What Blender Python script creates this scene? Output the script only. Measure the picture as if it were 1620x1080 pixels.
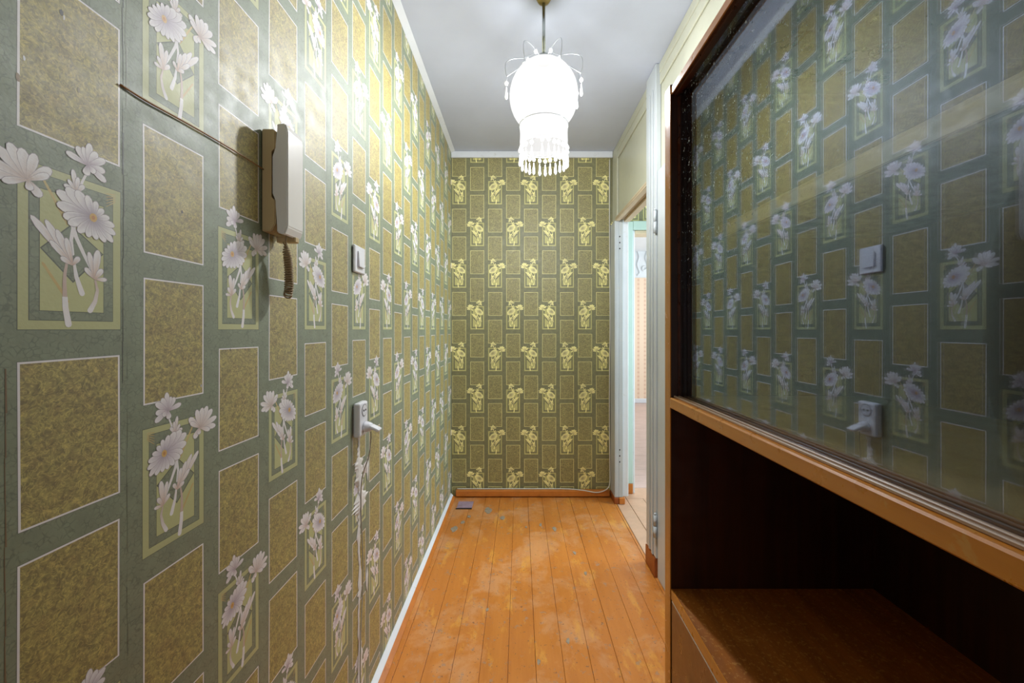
import bpy, bmesh, math, random
from mathutils import Vector, Matrix
random.seed(7)
for o in list(bpy.data.objects): bpy.data.objects.remove(o)
S = bpy.context.scene; C = S.collection
PI = math.pi
F = 626.0; CZ = 1.218            # focal length in pixels, eye height
# ---------------------------------------------------------------- camera
cam = bpy.data.cameras.new('camera'); cam.sensor_fit = 'HORIZONTAL'; cam.sensor_width = 36
cam.lens = 36 * F / 1620; cam.shift_x = -12 / 1620; cam.shift_y = -19 / 1620
cam.clip_start = 0.01
co = bpy.data.objects.new('camera', cam); C.objects.link(co)
co.location = (0, 0, CZ); co.rotation_euler = (PI / 2, 0, 0); S.camera = co
# ---------------------------------------------------------------- light
S.view_settings.view_transform = 'Standard'; S.view_settings.look = 'None'
S.view_settings.gamma = 1; S.view_settings.use_curve_mapping = False
S.view_settings.exposure = 0.38
w = bpy.data.worlds.new('world'); S.world = w; w.use_nodes = True
w.node_tree.nodes['Background'].inputs[0].default_value = (0.75, 0.85, 1, 1)
w.node_tree.nodes['Background'].inputs[1].default_value = 0.6
def area(name, loc, rot, sx, sy, power, col):
    l = bpy.data.lights.new(name, 'AREA'); l.shape = 'RECTANGLE'; l.size = sx; l.size_y = sy
    l.energy = power; l.color = col
    o = bpy.data.objects.new(name, l); C.objects.link(o); o.location = loc; o.rotation_euler = rot
    return o
area('daylight_side_window', (2.48, 2.35, 1.5), (0, PI / 2, 0), 1.3, 0.9, 44, (0.78, 0.91, 1.0))
area('daylight_far_room_window', (3.38, 4.9, 1.5), (0, PI / 2, 0), 1.5, 2.2, 44, (0.90, 0.96, 1.0))
area('fill_behind_camera', (0.1, -1.95, 1.35), (PI / 2, 0, 0), 0.8, 1.8, 3, (1.0, 0.93, 0.82))  # added fill light, no known source back there
BULB = 88.0; SHADE_E = 0.92
# ---------------------------------------------------------------- helpers
def lin(c):
    r = []
    for v in c[:3]:
        v /= 255.0
        r.append(v / 12.92 if v <= 0.04045 else ((v + 0.055) / 1.055) ** 2.4)
    return r
def rgba(c): return (*lin(c), 1)
def tag(o, label=None, cat=None, group=None, kind=None):
    if label: o['label'] = label
    if cat: o['category'] = cat
    if group: o['group'] = group
    if kind: o['kind'] = kind
    return o
def thing(name, label, cat, loc=(0, 0, 0), group=None):
    o = bpy.data.objects.new(name, None); C.objects.link(o); o.location = loc; o.empty_display_size = 0.05
    return tag(o, label, cat, group)
def obj(name, bm, mat, parent=None, smooth=False, loc=None):
    """bm is in world coordinates; parent only translates"""
    me = bpy.data.meshes.new(name)
    bmesh.ops.recalc_face_normals(bm, faces=bm.faces)
    bm.to_mesh(me); bm.free()
    for m in (mat if isinstance(mat, (list, tuple)) else [mat]): me.materials.append(m)
    if smooth:
        for p in me.polygons: p.use_smooth = True
    o = bpy.data.objects.new(name, me); C.objects.link(o)
    if parent is not None:
        o.parent = parent
        off = Vector(parent.location)
        if parent.parent: off = off + Vector(parent.parent.location)
        if not (parent.type == 'MESH' and parent.location.length == 0 and not parent.parent):
            me.transform(Matrix.Translation(-off))
    if loc: o.location = loc
    return o
def box(bm, x0, x1, y0, y1, z0, z1, mi=0, bev=0):
    t = bmesh.new()
    vs = [t.verts.new((x, y, z)) for x in (x0, x1) for y in (y0, y1) for z in (z0, z1)]
    for f in ((0, 1, 3, 2), (4, 6, 7, 5), (0, 4, 5, 1), (2, 3, 7, 6), (0, 2, 6, 4), (1, 5, 7, 3)):
        t.faces.new([vs[i] for i in f])
    if bev: bmesh.ops.bevel(t, geom=list(t.edges), offset=bev, segments=2 if bev > 0.003 else 1, affect='EDGES', profile=0.5)
    merge(bm, t, mi); return bm
def merge(bm, t, mi=0, M=None):
    mp = {}
    for v in t.verts: mp[v] = bm.verts.new(M @ v.co if M else v.co)
    for f in t.faces:
        try: nf = bm.faces.new([mp[v] for v in f.verts]); nf.material_index = mi
        except ValueError: pass
    t.free()
def B(*a, **k): return box(bmesh.new(), *a, **k)
def tube(bm, pts, r, n=8, closed=False):
    pts = [Vector(p) for p in pts]; rings = []
    up = Vector((0.13, 0.27, 0.95)); prev = None
    for i, p in enumerate(pts):
        a = pts[i - 1] if i else p; b = pts[i + 1] if i < len(pts) - 1 else p
        d = (b - a).normalized()
        if prev is None:
            u = d.cross(up)
            if u.length < 0.05: u = d.cross(Vector((1, 0, 0)))
        else: u = prev - d * prev.dot(d)
        u.normalize(); prev = u; v = d.cross(u)
        rr = r[i] if isinstance(r, (list, tuple)) else r
        rings.append([bm.verts.new(p + (u * math.cos(2 * PI * k / n) + v * math.sin(2 * PI * k / n)) * rr) for k in range(n)])
    for a, b in zip(rings, rings[1:]):
        for k in range(n): bm.faces.new((a[k], a[(k + 1) % n], b[(k + 1) % n], b[k]))
    bm.faces.new(rings[0][::-1]); bm.faces.new(rings[-1])
    return bm
def lathe(bm, prof, cx, cy, n=32, cap=False):
    rings = []
    for r, z in prof:
        rings.append([bm.verts.new((cx + r * math.cos(2 * PI * k / n), cy + r * math.sin(2 * PI * k / n), z)) for k in range(n)])
    for a, b in zip(rings, rings[1:]):
        for k in range(n): bm.faces.new((a[k], a[(k + 1) % n], b[(k + 1) % n], b[k]))
    if cap: bm.faces.new(rings[0]); bm.faces.new(rings[-1][::-1])
    return bm
def prism_y(bm, prof, y0, y1, mis=None):
    """profile of (x,z) extruded along y"""
    a = [bm.verts.new((x, y0, z)) for x, z in prof]; b = [bm.verts.new((x, y1, z)) for x, z in prof]
    n = len(prof)
    for i in range(n):
        f = bm.faces.new((a[i], a[(i + 1) % n], b[(i + 1) % n], b[i]))
        if mis: f.material_index = mis[i]
    bm.faces.new(a[::-1]); bm.faces.new(b)
    return bm
def smooth_path(pts, k=6):
    out = []; P = [Vector(p) for p in pts]
    P = [P[0]] + P + [P[-1]]
    for i in range(1, len(P) - 2):
        p0, p1, p2, p3 = P[i - 1:i + 3]
        for j in range(k):
            t = j / k
            out.append(0.5 * ((2 * p1) + (p2 - p0) * t + (2 * p0 - 5 * p1 + 4 * p2 - p3) * t * t + (3 * p1 - p0 - 3 * p2 + p3) * t ** 3))
    out.append(P[-2]); return out
# ---------------------------------------------------------------- materials
class NT:
    def __init__(s, name):
        s.m = bpy.data.materials.new(name); s.m.use_nodes = True
        s.t = s.m.node_tree; s.t.nodes.clear()
        s.out = s.t.nodes.new('ShaderNodeOutputMaterial')
    def n(s, typ, **kw):
        nd = s.t.nodes.new(typ)
        for k, v in kw.items():
            if k == 'ins':
                for a, b in v.items():
                    i = nd.inputs[a]
                    if isinstance(b, bpy.types.NodeSocket): s.t.links.new(b, i)
                    else: i.default_value = b
            else: setattr(nd, k, v)
        return nd
    def math(s, op, a, b=0.0, c=None, clamp=False):
        ins = {0: a, 1: b}
        if c is not None: ins[2] = c
        return s.n('ShaderNodeMath', operation=op, use_clamp=clamp, ins=ins).outputs[0]
    def mix(s, f, a, b, mode='MIX'):
        nd = s.n('ShaderNodeMix', data_type='RGBA', blend_type=mode)
        for i, v in ((nd.inputs[0], f), (nd.inputs[6], a), (nd.inputs[7], b)):
            if isinstance(v, bpy.types.NodeSocket): s.t.links.new(v, i)
            else: i.default_value = v
        return nd.outputs[2]
    def noise(s, vec, scale, detail=2, rough=0.5, dist=0, out=0):
        return s.n('ShaderNodeTexNoise', ins={'Vector': vec, 'Scale': scale, 'Detail': detail, 'Roughness': rough, 'Distortion': dist}).outputs[out]
    def ramp(s, fac, lo, hi, a=0.0, b=1.0):
        nd = s.n('ShaderNodeMapRange', ins={0: fac, 1: lo, 2: hi, 3: a, 4: b}); return nd.outputs[0]
    def finish(s, color, rough=0.5, spec=0.5, bump=None, bstr=0.3, bdist=0.001, metal=0.0, coat=0, crough=0.15):
        p = s.n('ShaderNodeBsdfPrincipled', ins={'Base Color': color, 'Roughness': rough, 'Specular IOR Level': spec, 'Metallic': metal, 'Coat Weight': coat, 'Coat Roughness': crough})
        if bump is not None:
            b = s.n('ShaderNodeBump', ins={'Strength': bstr, 'Distance': bdist, 'Height': bump})
            s.t.links.new(b.outputs[0], p.inputs['Normal'])
        s.t.links.new(p.outputs[0], s.out.inputs[0]); return s.m
    def coord(s, sc=(1, 1, 1), obj=True):
        g = s.n('ShaderNodeNewGeometry') if not obj else s.n('ShaderNodeTexCoord')
        o = g.outputs['Position'] if not obj else g.outputs['Object']
        return s.n('ShaderNodeMapping', ins={'Vector': o, 'Scale': sc}).outputs[0]
def paint(name, c, rough=0.5, var=0.06, scale=6, spec=0.5, bump=0.15, dirt=None):
    t = NT(name); co = t.coord(obj=False)
    n = t.noise(co, scale, 4, 0.6); k = t.ramp(n, 0.3, 0.7, 1 - var, 1 + var * 0.6)
    col = t.mix(1.0, rgba(c), t.n('ShaderNodeCombineColor', ins={0: k, 1: k, 2: k}).outputs[0], 'MULTIPLY')
    if dirt:
        d = t.ramp(t.noise(co, 23, 5, 0.7), 0.6, 0.72)
        col = t.mix(t.math('MULTIPLY', d, 0.5), col, rgba(dirt))
    return t.finish(col, rough, spec, t.noise(co, 60, 3), bump, 0.0015)
def wood(name, c1, c2, rough=0.35, axis='y', scale=1.0, wear=None, coat=0.3, speck=False):
    t = NT(name)
    sc = {'x': (1.5, 30, 30), 'y': (30, 1.5, 30), 'z': (30, 30, 1.5)}[axis]
    co = t.coord(tuple(v * scale for v in sc), obj=False); cw = t.coord(obj=False)
    n = t.noise(co, 1.0, 5, 0.6, 0.3); n2 = t.noise(co, 3.5, 3, 0.6)
    f = t.ramp(t.math('ADD', t.math('MULTIPLY', n, 0.7), t.math('MULTIPLY', n2, 0.3)), 0.32, 0.68)
    col = t.mix(f, rgba(c1), rgba(c2))
    if wear:
        d = t.ramp(t.noise(cw, 28, 5, 0.75, 0.5), 0.60, 0.68)
        col = t.mix(t.math('MULTIPLY', d, 0.6), col, rgba(wear))
    if speck:
        d = t.ramp(t.noise(cw, 190, 3, 0.7), 0.56, 0.64)
        col = t.mix(t.math('MULTIPLY', d, 0.6), col, rgba((214, 160, 84)))
    r = t.ramp(t.noise(cw, 40, 4, 0.6), 0.3, 0.7, rough * 0.8, rough * 1.3)
    return t.finish(col, r, 0.5, n2, 0.15, 0.0008, coat=coat)
def wallpaper_mat(name, tint, mono=0.0, rough=0.56):
    t = NT(name)
    a = t.n('ShaderNodeAttribute', attribute_name='Col'); col, kind = a.outputs['Color'], a.outputs['Alpha']
    uv = t.n('ShaderNodeUVMap', uv_map='metres').outputs[0]
    # kind 0 = crackled ground, 0.5 = speckled block, 1 = plain print
    isbg = t.math('LESS_THAN', kind, 0.25); isrect = t.math('MULTIPLY', t.math('GREATER_THAN', kind, 0.25), t.math('LESS_THAN', kind, 0.75))
    wob = t.n('ShaderNodeTexNoise', ins={'Vector': uv, 'Scale': 60, 'Detail': 2})
    uvd = t.n('ShaderNodeVectorMath', operation='MULTIPLY_ADD', ins={0: wob.outputs[1], 1: (0.010, 0.010, 0.010), 2: uv}).outputs[0]
    v = t.n('ShaderNodeTexVoronoi', feature='DISTANCE_TO_EDGE', ins={'Vector': uvd, 'Scale': 150, 'Randomness': 1}).outputs[0]
    crack = t.ramp(v, 0.01, 0.10, 1, 0)
    crack = t.math('MULTIPLY', crack, t.ramp(t.noise(uv, 90, 2), 0.42, 0.55))
    n1 = t.noise(uv, 45, 4, 0.6)
    kbg = t.math('MULTIPLY', t.ramp(n1, 0.3, 0.7, 0.86, 1.14), t.math('SUBTRACT', 1.0, t.math('MULTIPLY', crack, 0.42)))
    # worms
    w1 = t.noise(uv, 95, 2, 0.5, 1.8)
    ridge = t.ramp(t.math('ABSOLUTE', t.math('SUBTRACT', w1, 0.5)), 0.0, 0.045, 1, 0)
    w2 = t.noise(uv, 150, 2, 0.5, 1.2)
    ridge2 = t.ramp(w2, 0.35, 0.70)
    krect = t.math('ADD', t.math('ADD', 0.48, t.math('MULTIPLY', ridge, 0.62)), t.math('MULTIPLY', ridge2, 0.62))
    brown = t.ramp(t.noise(uv, 38, 4, 0.65), 0.42, 0.68)
    colr = t.mix(t.math('MULTIPLY', t.math('MULTIPLY', brown, isrect), 0.5), col, (0.30, 0.195, 0.06, 1))
    k = t.math('ADD', t.math('MULTIPLY', isbg, kbg), t.math('MULTIPLY', isrect, krect))
    k = t.math('ADD', k, t.math('SUBTRACT', 1.0, t.math('ADD', isbg, isrect)))
    big = t.ramp(t.noise(uv, 2.2, 4, 0.6), 0.3, 0.7, 0.92, 1.07)
    k = t.math('MULTIPLY', k, big)
    kc = t.n('ShaderNodeCombineColor', ins={0: k, 1: k, 2: k}).outputs[0]
    c = t.mix(1.0, colr, kc, 'MULTIPLY')
    c = t.mix(1.0, c, (*tint, 1), 'MULTIPLY')
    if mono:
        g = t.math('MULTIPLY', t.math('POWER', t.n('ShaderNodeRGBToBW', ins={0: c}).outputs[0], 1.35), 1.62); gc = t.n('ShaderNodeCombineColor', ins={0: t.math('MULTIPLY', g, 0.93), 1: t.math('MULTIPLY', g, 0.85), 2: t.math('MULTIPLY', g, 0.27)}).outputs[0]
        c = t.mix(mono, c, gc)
    h = t.math('ADD', t.math('MULTIPLY', t.noise(uv, 220, 2), 0.35), t.math('MULTIPLY', t.noise(uv, 14, 3), 0.6))
    r = t.ramp(t.noise(uv, 30, 3), 0.3, 0.7, rough - 0.05, rough + 0.09)
    return t.finish(c, r, 1.0, h, 0.3, 0.002, coat=0.9, crough=0.66)
M = {}
M['paper'] = wallpaper_mat('wallpaper_green', (1.0, 1.0, 1.0))
M['paper_warmlit'] = wallpaper_mat('wallpaper_warm_lit', (1.0, 0.95, 0.68), 0.80)  # same paper as the left wall, warm lamp light put into its colour
M['ceiling'] = paint('ceiling_whitewash', (194, 200, 214), 0.8, 0.05, 2.5, 0.2, 0.25)
M['white'] = paint('white_trim', (222, 226, 230), 0.45, 0.05, 5, dirt=(190, 188, 176))
M['cream'] = paint('cream_gloss_paint', (188, 188, 168), 0.35, 0.07, 3, dirt=(170, 160, 120))
M['creamwhite'] = paint('white_gloss_paint', (188, 194, 196), 0.35, 0.06, 4, dirt=(190, 188, 176))
M['mint'] = paint('mint_door_paint', (196, 220, 208), 0.4, 0.04, 4)
M['beige'] = paint('beige_bare_wood', (208, 190, 158), 0.55, 0.08, 12)
M['orange'] = paint('orange_brown_paint', (196, 118, 46), 0.4, 0.15, 12, dirt=(120, 60, 25))
M['brownblock'] = paint('brown_kick_paint', (150, 78, 28), 0.45, 0.2, 20)
M['subfloor'] = paint('dark_gap', (40, 22, 12), 0.9, 0.2, 10)
M['plaster'] = paint('white_plaster', (222, 218, 214), 0.8, 0.08, 30, 0.2, 0.6)
M['plastic'] = paint('white_plastic', (226, 226, 232), 0.25, 0.02, 5, bump=0.02)
M['phone'] = paint('shaded_cream_plastic', (198, 174, 130), 0.3, 0.03, 5, bump=0.02)  # cradle made tan to carry the shade on its near side
M['dark'] = paint('black_hole', (22, 18, 14), 0.7, 0.1, 5)
M['cordbrown'] = paint('beige_cord', (150, 128, 92), 0.45, 0.05, 5)
M['wire'] = paint('brown_wire', (150, 105, 50), 0.45, 0.1, 20)
M['greycord'] = paint('grey_cord', (170, 165, 150), 0.5, 0.05, 5)
M['cable'] = paint('white_cable', (215, 214, 205), 0.5, 0.05, 5)
M['room'] = paint('far_room_white', (225, 230, 232), 0.8, 0.03, 3)
M['farfloor'] = paint('far_room_floor', (198, 172, 160), 0.4, 0.10, 7)
M['lobbyfloor'] = paint('daylit_lobby_floor', (200, 162, 132), 0.4, 0.14, 9, dirt=(190, 120, 66))  # planks made paler to carry the daylight in their colour
M['wood_dark'] = wood('dark_walnut_veneer', (40, 17, 6), (72, 33, 12), 0.35, 'z')
M['wood_frame'] = wood('dark_walnut_frame', (52, 22, 8), (98, 46, 14), 0.3, 'y')
M['wood_edge'] = wood('orange_oak_edge', (200, 122, 38), (226, 150, 58), 0.3, 'y', wear=(214, 160, 84))
M['wood_edge_v'] = wood('orange_oak_upright', (186, 112, 34), (214, 138, 50), 0.22, 'z')
M['wood_shelf'] = wood('worn_oak_shelf', (128, 70, 22), (188, 112, 40), 0.4, 'y', wear=(190, 130, 60), speck=True)
M['wood_door'] = wood('lacquered_door_front', (112, 60, 16), (128, 70, 22), 0.3, 'z')
M['lit_edge'] = wood('lit_shelf_edge', (246, 228, 186), (252, 238, 204), 0.45, 'y')  # light on the inner shelf's front edge put into the colour
def metal(name, c, rough=0.25):
    t = NT(name); return t.finish(rgba(c), rough, 0.5, metal=1.0)
M['chrome'] = metal('chrome', (190, 195, 190), 0.2); M['brass'] = metal('aged_brass', (150, 130, 80), 0.35)
M['wiremetal'] = metal('silver_wire', (215, 220, 225), 0.3)
# floor paint with worn spots
t = NT('worn_orange_floor_paint'); cw = t.coord(obj=False); cl = t.coord((9, 0.9, 9), obj=False)
rnd = t.n('ShaderNodeObjectInfo').outputs['Random']
base = t.mix(t.ramp(t.noise(cl, 1.6, 4, 0.6), 0.3, 0.7), rgba((178, 106, 38)), rgba((198, 126, 52)))
base = t.mix(t.math('MULTIPLY', rnd, 0.35), base, rgba((196, 122, 56)))
p1 = t.ramp(t.noise(cw, 3.6, 6, 0.68, 0.4), 0.50, 0.60); base = t.mix(t.math('MULTIPLY', p1, 0.42), base, rgba((208, 160, 116)))
cs = t.coord((1, 0.35, 1), obj=False)
p2 = t.ramp(t.noise(cs, 11, 5, 0.7, 0.3), 0.56, 0.64); base = t.mix(t.math('MULTIPLY', p2, 0.55), base, rgba((216, 156, 66)))
p3 = t.ramp(t.noise(cw, 26, 4, 0.7), 0.60, 0.65); base = t.mix(t.math('MULTIPLY', p3, 0.6), base, rgba((150, 128, 108)))
p4 = t.ramp(t.noise(cw, 75, 3, 0.6), 0.64, 0.68); base = t.mix(t.math('MULTIPLY', p4, 0.75), base, rgba((110, 80, 62)))
rr = t.ramp(t.noise(cw, 8, 5, 0.7), 0.3, 0.7, 0.30, 0.52)
M['floor'] = t.finish(base, rr, 0.5, t.math('ADD', t.noise(cl, 5, 3), t.math('MULTIPLY', p3, -1.0)), 0.3, 0.0015)
# glass
def glassmat(name, refl, dusty=True):
    t = NT(name)
    tr = t.n('ShaderNodeBsdfTransparent', ins={'Color': (0.90, 0.92, 0.93, 1)})
    gl = t.n('ShaderNodeBsdfGlossy', ins={'Color': (0.76, 0.82, 0.94, 1), 'Roughness': 0.0})
    lw = t.n('ShaderNodeLayerWeight', ins={'Blend': 0.35})
    f = t.math('ADD', refl, t.math('MULTIPLY', lw.outputs['Fresnel'], 0.46), clamp=True)
    m1 = t.n('ShaderNodeMixShader', ins={0: f, 1: tr.outputs[0], 2: gl.outputs[0]})
    if dusty:
        cw = t.coord(obj=False)
        d = t.ramp(t.noise(cw, 150, 2, 0.6), 0.66, 0.70); sm = t.ramp(t.noise(cw, 9, 4, 0.6), 0.5, 0.75)
        yy = t.n('ShaderNodeSeparateXYZ', ins={0: cw}).outputs[1]; zz = t.n('ShaderNodeSeparateXYZ', ins={0: cw}).outputs[2]
        d = t.math('MULTIPLY', d, t.math('MULTIPLY', t.ramp(yy, 0.30, 0.58), t.ramp(zz, CZ + 0.0, CZ + 0.25, 0.1, 1)))
        mask = t.math('ADD', t.math('MULTIPLY', d, 0.7), t.math('MULTIPLY', sm, 0.004))
        df = t.n('ShaderNodeBsdfDiffuse', ins={'Color': (0.8, 0.85, 0.95, 1)})
        m2 = t.n('ShaderNodeMixShader', ins={0: mask, 1: m1.outputs[0], 2: df.outputs[0]}); m1 = m2
    t.t.links.new(m1.outputs[0], t.out.inputs[0]); return t.m
M['glass'] = glassmat('cabinet_glass', 0.018)
# lamp
def lampmat(name, e, transp):
    t = NT(name)
    em = t.n('ShaderNodeEmission', ins={'Color': (1, 0.985, 0.97, 1), 'Strength': e})
    tr = t.n('ShaderNodeBsdfTransparent')
    z = t.n('ShaderNodeSeparateXYZ', ins={0: t.n('ShaderNodeNewGeometry').outputs['Position']}).outputs[2]
    f = t.ramp(z, CZ + 0.90, CZ + 0.99, transp, 0.06)     # crown made opaque to keep bulb light off the ceiling
    m = t.n('ShaderNodeMixShader', ins={0: f, 1: em.outputs[0], 2: tr.outputs[0]})
    t.t.links.new(m.outputs[0], t.out.inputs[0]); return t.m
M['shade'] = lampmat('lit_beaded_shade', SHADE_E, 0.34)
t = NT('glass_bead'); p = t.n('ShaderNodeBsdfPrincipled', ins={'Base Color': (0.95, 0.95, 0.97, 1), 'Roughness': 0.15, 'Emission Color': (1, 1, 1, 1), 'Emission Strength': 0.55})
t.t.links.new(p.outputs[0], t.out.inputs[0]); M['bead'] = t.m
# far room striped wallpaper
t = NT('peach_striped_wallpaper'); co2 = t.coord(obj=False); sx = t.n('ShaderNodeSeparateXYZ', ins={0: co2})
st = t.math('GREATER_THAN', t.math('SINE', t.math('MULTIPLY', sx.outputs[0], 58)), 0.55)
dt = t.math('GREATER_THAN', t.math('SINE', t.math('MULTIPLY', sx.outputs[2], 90)), 0.3)
M['peach'] = t.finish(t.mix(t.math('MULTIPLY', st, t.math('ADD', t.math('MULTIPLY', dt, 0.5), 0.3)), rgba((236, 212, 186)), rgba((214, 176, 150))), 0.7, 0.3)
# ---------------------------------------------------------------- printed wallpaper
CG = (120, 131, 104); GOLD = (168, 154, 82); FR = (182, 184, 128); WH = (236, 232, 234); DK = (66, 72, 50); PANEL = (186, 188, 128)
MAUVE = (172, 152, 168); PINK = (200, 176, 164); OCH = (196, 158, 84)
def motif():
    """polys of one bouquet in its frame, (u,v) in metres from the frame's lower left corner: (pts, cols, kind, layer)"""
    P = []; L = [3.0]
    def poly(pts, cols, kind=1.0, layer=None):
        if layer is None: L[0] += 0.05; layer = L[0]
        if isinstance(cols[0], (int, float)): cols = [cols] * len(pts)
        P.append(([(x / 1000, y / 1000) for x, y in pts], cols, kind, layer))
    def rect(x0, y0, x1, y1, c, kind, layer): poly([(x0, y0), (x1, y0), (x1, y1), (x0, y1)], c, kind, layer)
    rect(-0.8, -0.8, 102.3, 172.3, DK, 1, 1.0)
    rect(0, 0, 101.5, 171.5, FR, 1, 1.3)
    rect(8.6, 9.4, 92.6, 163, DK, 1, 1.6); rect(9.5, 10.2, 92, 162.3, CG, 0, 1.9)
    rect(17.5, 19.2, 82, 148, DK, 1, 2.2); rect(18.3, 20, 81.3, 147.2, PANEL, 1, 2.5)
    poly([(18.3, 85.4), (49, 52), (81.3, 90), (47, 117)], DK, 1, 2.75)
    poly([(20, 85.4), (49, 54.2), (79.8, 90), (47, 115)], CG, 0, 2.9)
    def petal(bx, by, tx, ty, wd, base=MAUVE, tip=WH, rim=True):
        dx, dy = tx - bx, ty - by; l = math.hypot(dx, dy); ux, uy = dx / l, dy / l; nx, ny = -uy, ux
        def ring(g, cb):
            pts = []
            prof = ((0.0, 0.22), (0.3, 0.62), (0.6, 0.95), (0.82, 0.92), (0.96, 0.5), (1.0, 0.0), (0.96, -0.5), (0.82, -0.92), (0.6, -0.95), (0.3, -0.62), (0.0, -0.22))
            for s, q in prof: pts.append((bx + ux * l * s + nx * q * (wd / 2 + g) + ux * g * (1 if s > .5 else 0), by + uy * l * s + ny * q * (wd / 2 + g) + uy * g * (1 if s > .5 else 0)))
            return pts, [s for s, q in prof]
        if rim:
            pts, ss = ring(0.55, 0); poly(pts, (164, 150, 160))
        pts, ss = ring(0, 0)
        cols = [tuple(base[i] + (tip[i] - base[i]) * min(1, s * 1.7) for i in range(3)) for s in ss]
        poly(pts, cols)
        # fold line
        poly([(bx + ux * l * .12 + nx * .45, by + uy * l * .12 + ny * .45), (bx + ux * l * .72, by + uy * l * .72), (bx + ux * l * .12 - nx * .45, by + uy * l * .12 - ny * .45)], [base, tip, base])
    def stem(pts, w0, w1, c0=WH, c1=WH):
        n = len(pts)
        for i in range(n - 1):
            (x0, y0), (x1, y1) = pts[i], pts[i + 1]; l = math.hypot(x1 - x0, y1 - y0); nx, ny = -(y1 - y0) / l, (x1 - x0) / l
            a = (w0 + (w1 - w0) * i / (n - 1)) / 2; b = (w0 + (w1 - w0) * (i + 1) / (n - 1)) / 2
            ca = tuple(c0[k] + (c1[k] - c0[k]) * i / (n - 1) for k in range(3)); cb = tuple(c0[k] + (c1[k] - c0[k]) * (i + 1) / (n - 1) for k in range(3))
            poly([(x0 + nx * a, y0 + ny * a), (x1 + nx * b, y1 + ny * b), (x1 - nx * b, y1 - ny * b), (x0 - nx * a, y0 - ny * a)], [ca, cb, cb, ca])
            poly([(x1 + b * math.cos(k * PI / 4), y1 + b * math.sin(k * PI / 4)) for k in range(8)], cb)
    # ochre feather strokes
    for i in range(9):
        f = i / 8; x = 22 + 18 * f; y = 158 - 34 * f
        petal(x + 3, y - 9, x - 3 + 2 * f, y + 5, 2.2, OCH, (206, 186, 120), False)
    for i in range(10):
        f = i / 9; x = 24 + 17 * f; y = 66 - 28 * f
        petal(x + 4, y - 8, x - 4, y + 5, 3.0, OCH, (196, 170, 100), False)
    for i in range(5): petal(84, 164 - 4 * i, 96, 166 - 2 * i, 1.2, OCH, (200, 180, 120), False)
    # stems
    stem([(62, 178), (58, 168), (56, 158)], 2.5, 3)
    stem([(47, 122), (52, 104), (60, 86), (69, 68)], 4.6, 3.4, WH, WH)
    stem([(50, 118), (47, 100), (49, 84)], 4.5, 2.5)
    stem([(72, 58), (74.5, 46), (72, 33), (66.5, 22)], 2.2, 6, PINK, WH)
    stem([(43, 74), (41, 62), (40.5, 50), (41, 36)], 2.5, 4.6, PINK, PINK)
    stem([(41, 36), (41.5, 24), (44.5, 5.5)], 5.4, 6.4, WH, WH)
    stem([(50, 74), (52, 60), (58, 41)], 2.8, 6, WH, WH)
    # bud sprays
    for tx, ty, wd in ((10.4, 117, 8), (23, 116, 7), (33, 108, 7), (27, 95, 6), (42, 101, 6), (37, 79, 5.5), (55, 82, 5.5)):
        petal(48.5, 72, tx, ty, wd, (206, 172, 150))
    for tx, ty, wd in ((61, 71, 5.5), (65, 90, 6), (75, 94, 8), (80, 72, 6), (85, 60, 4.5)): petal(71.5, 59, tx, ty, wd, (206, 172, 150))
    for tx, ty, wd in ((48.7, 179, 5), (40, 159, 5), (60, 165, 5), (44, 166, 4), (54, 172, 4.5)): petal(52, 155, tx, ty, wd, PINK)
    # star flower on top
    for tx, ty, wd in ((42, 196, 7), (52.7, 207, 8), (59, 209, 6), (66, 216, 7.5), (73.5, 209, 8), (83, 204, 8), (83, 190, 8), (84, 178, 8), (72, 184, 7), (62, 178, 8)):
        petal(64, 190, tx, ty, wd, MAUVE)
    # side flower
    for tx, ty, wd in ((-24, 148, 9), (-26, 162, 9), (-17, 176, 10), (-7, 183, 10), (3, 182, 10), (14, 181, 9), (28, 171, 10), (26, 164, 7), (19, 138, 9), (10, 142, 7), (-12, 144, 7)):
        petal(8, 152, tx, ty, wd, PINK)
    # big daisy: long back petals to the upper left, short ones round the eye
    for tx, ty, wd in ((33, 150, 12), (42, 157, 12), (52, 157, 11), (33, 136, 12), (39, 124, 11), (44, 117, 10), (54, 110, 9), (64, 107, 8), (73, 106, 8), (83, 105, 8), (92, 107, 8), (95, 117, 8), (94, 127, 8), (88, 136, 7), (81, 144, 7), (73, 151, 7), (63, 155, 8)):
        petal(69.5, 131, tx, ty, wd, (150, 132, 156))
    n = 9; poly([(69.8 + 4.2 * math.cos(2 * PI * k / n), 131 + 5.2 * math.sin(2 * PI * k / n)) for k in range(n)], (212, 170, 84))
    poly([(69.8 + 2 * math.cos(2 * PI * k / n), 131 + 2.6 * math.sin(2 * PI * k / n)) for k in range(n)], (196, 130, 60))
    return P
MOTIF = motif()
def clip(pts, cols, lo, hi, ax):
    for sgn, lim in ((1, lo), (-1, hi)):
        out, oc = [], []
        n = len(pts)
        for i in range(n):
            a, b = pts[i], pts[(i + 1) % n]; ca, cb = cols[i], cols[(i + 1) % n]
            da, db = sgn * (a[ax] - lim), sgn * (b[ax] - lim)
            if da >= 0: out.append(a); oc.append(ca)
            if (da >= 0) != (db >= 0):
                s = da / (da - db); out.append((a[0] + (b[0] - a[0]) * s, a[1] + (b[1] - a[1]) * s)); oc.append(tuple(ca[k] + (cb[k] - ca[k]) * s for k in range(3)))
        pts, cols = out, oc
        if len(pts) < 3: return [], []
    return pts, cols
PU, PV, BW, BH = 0.1317, 0.2035, 0.1005, 0.1713
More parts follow.
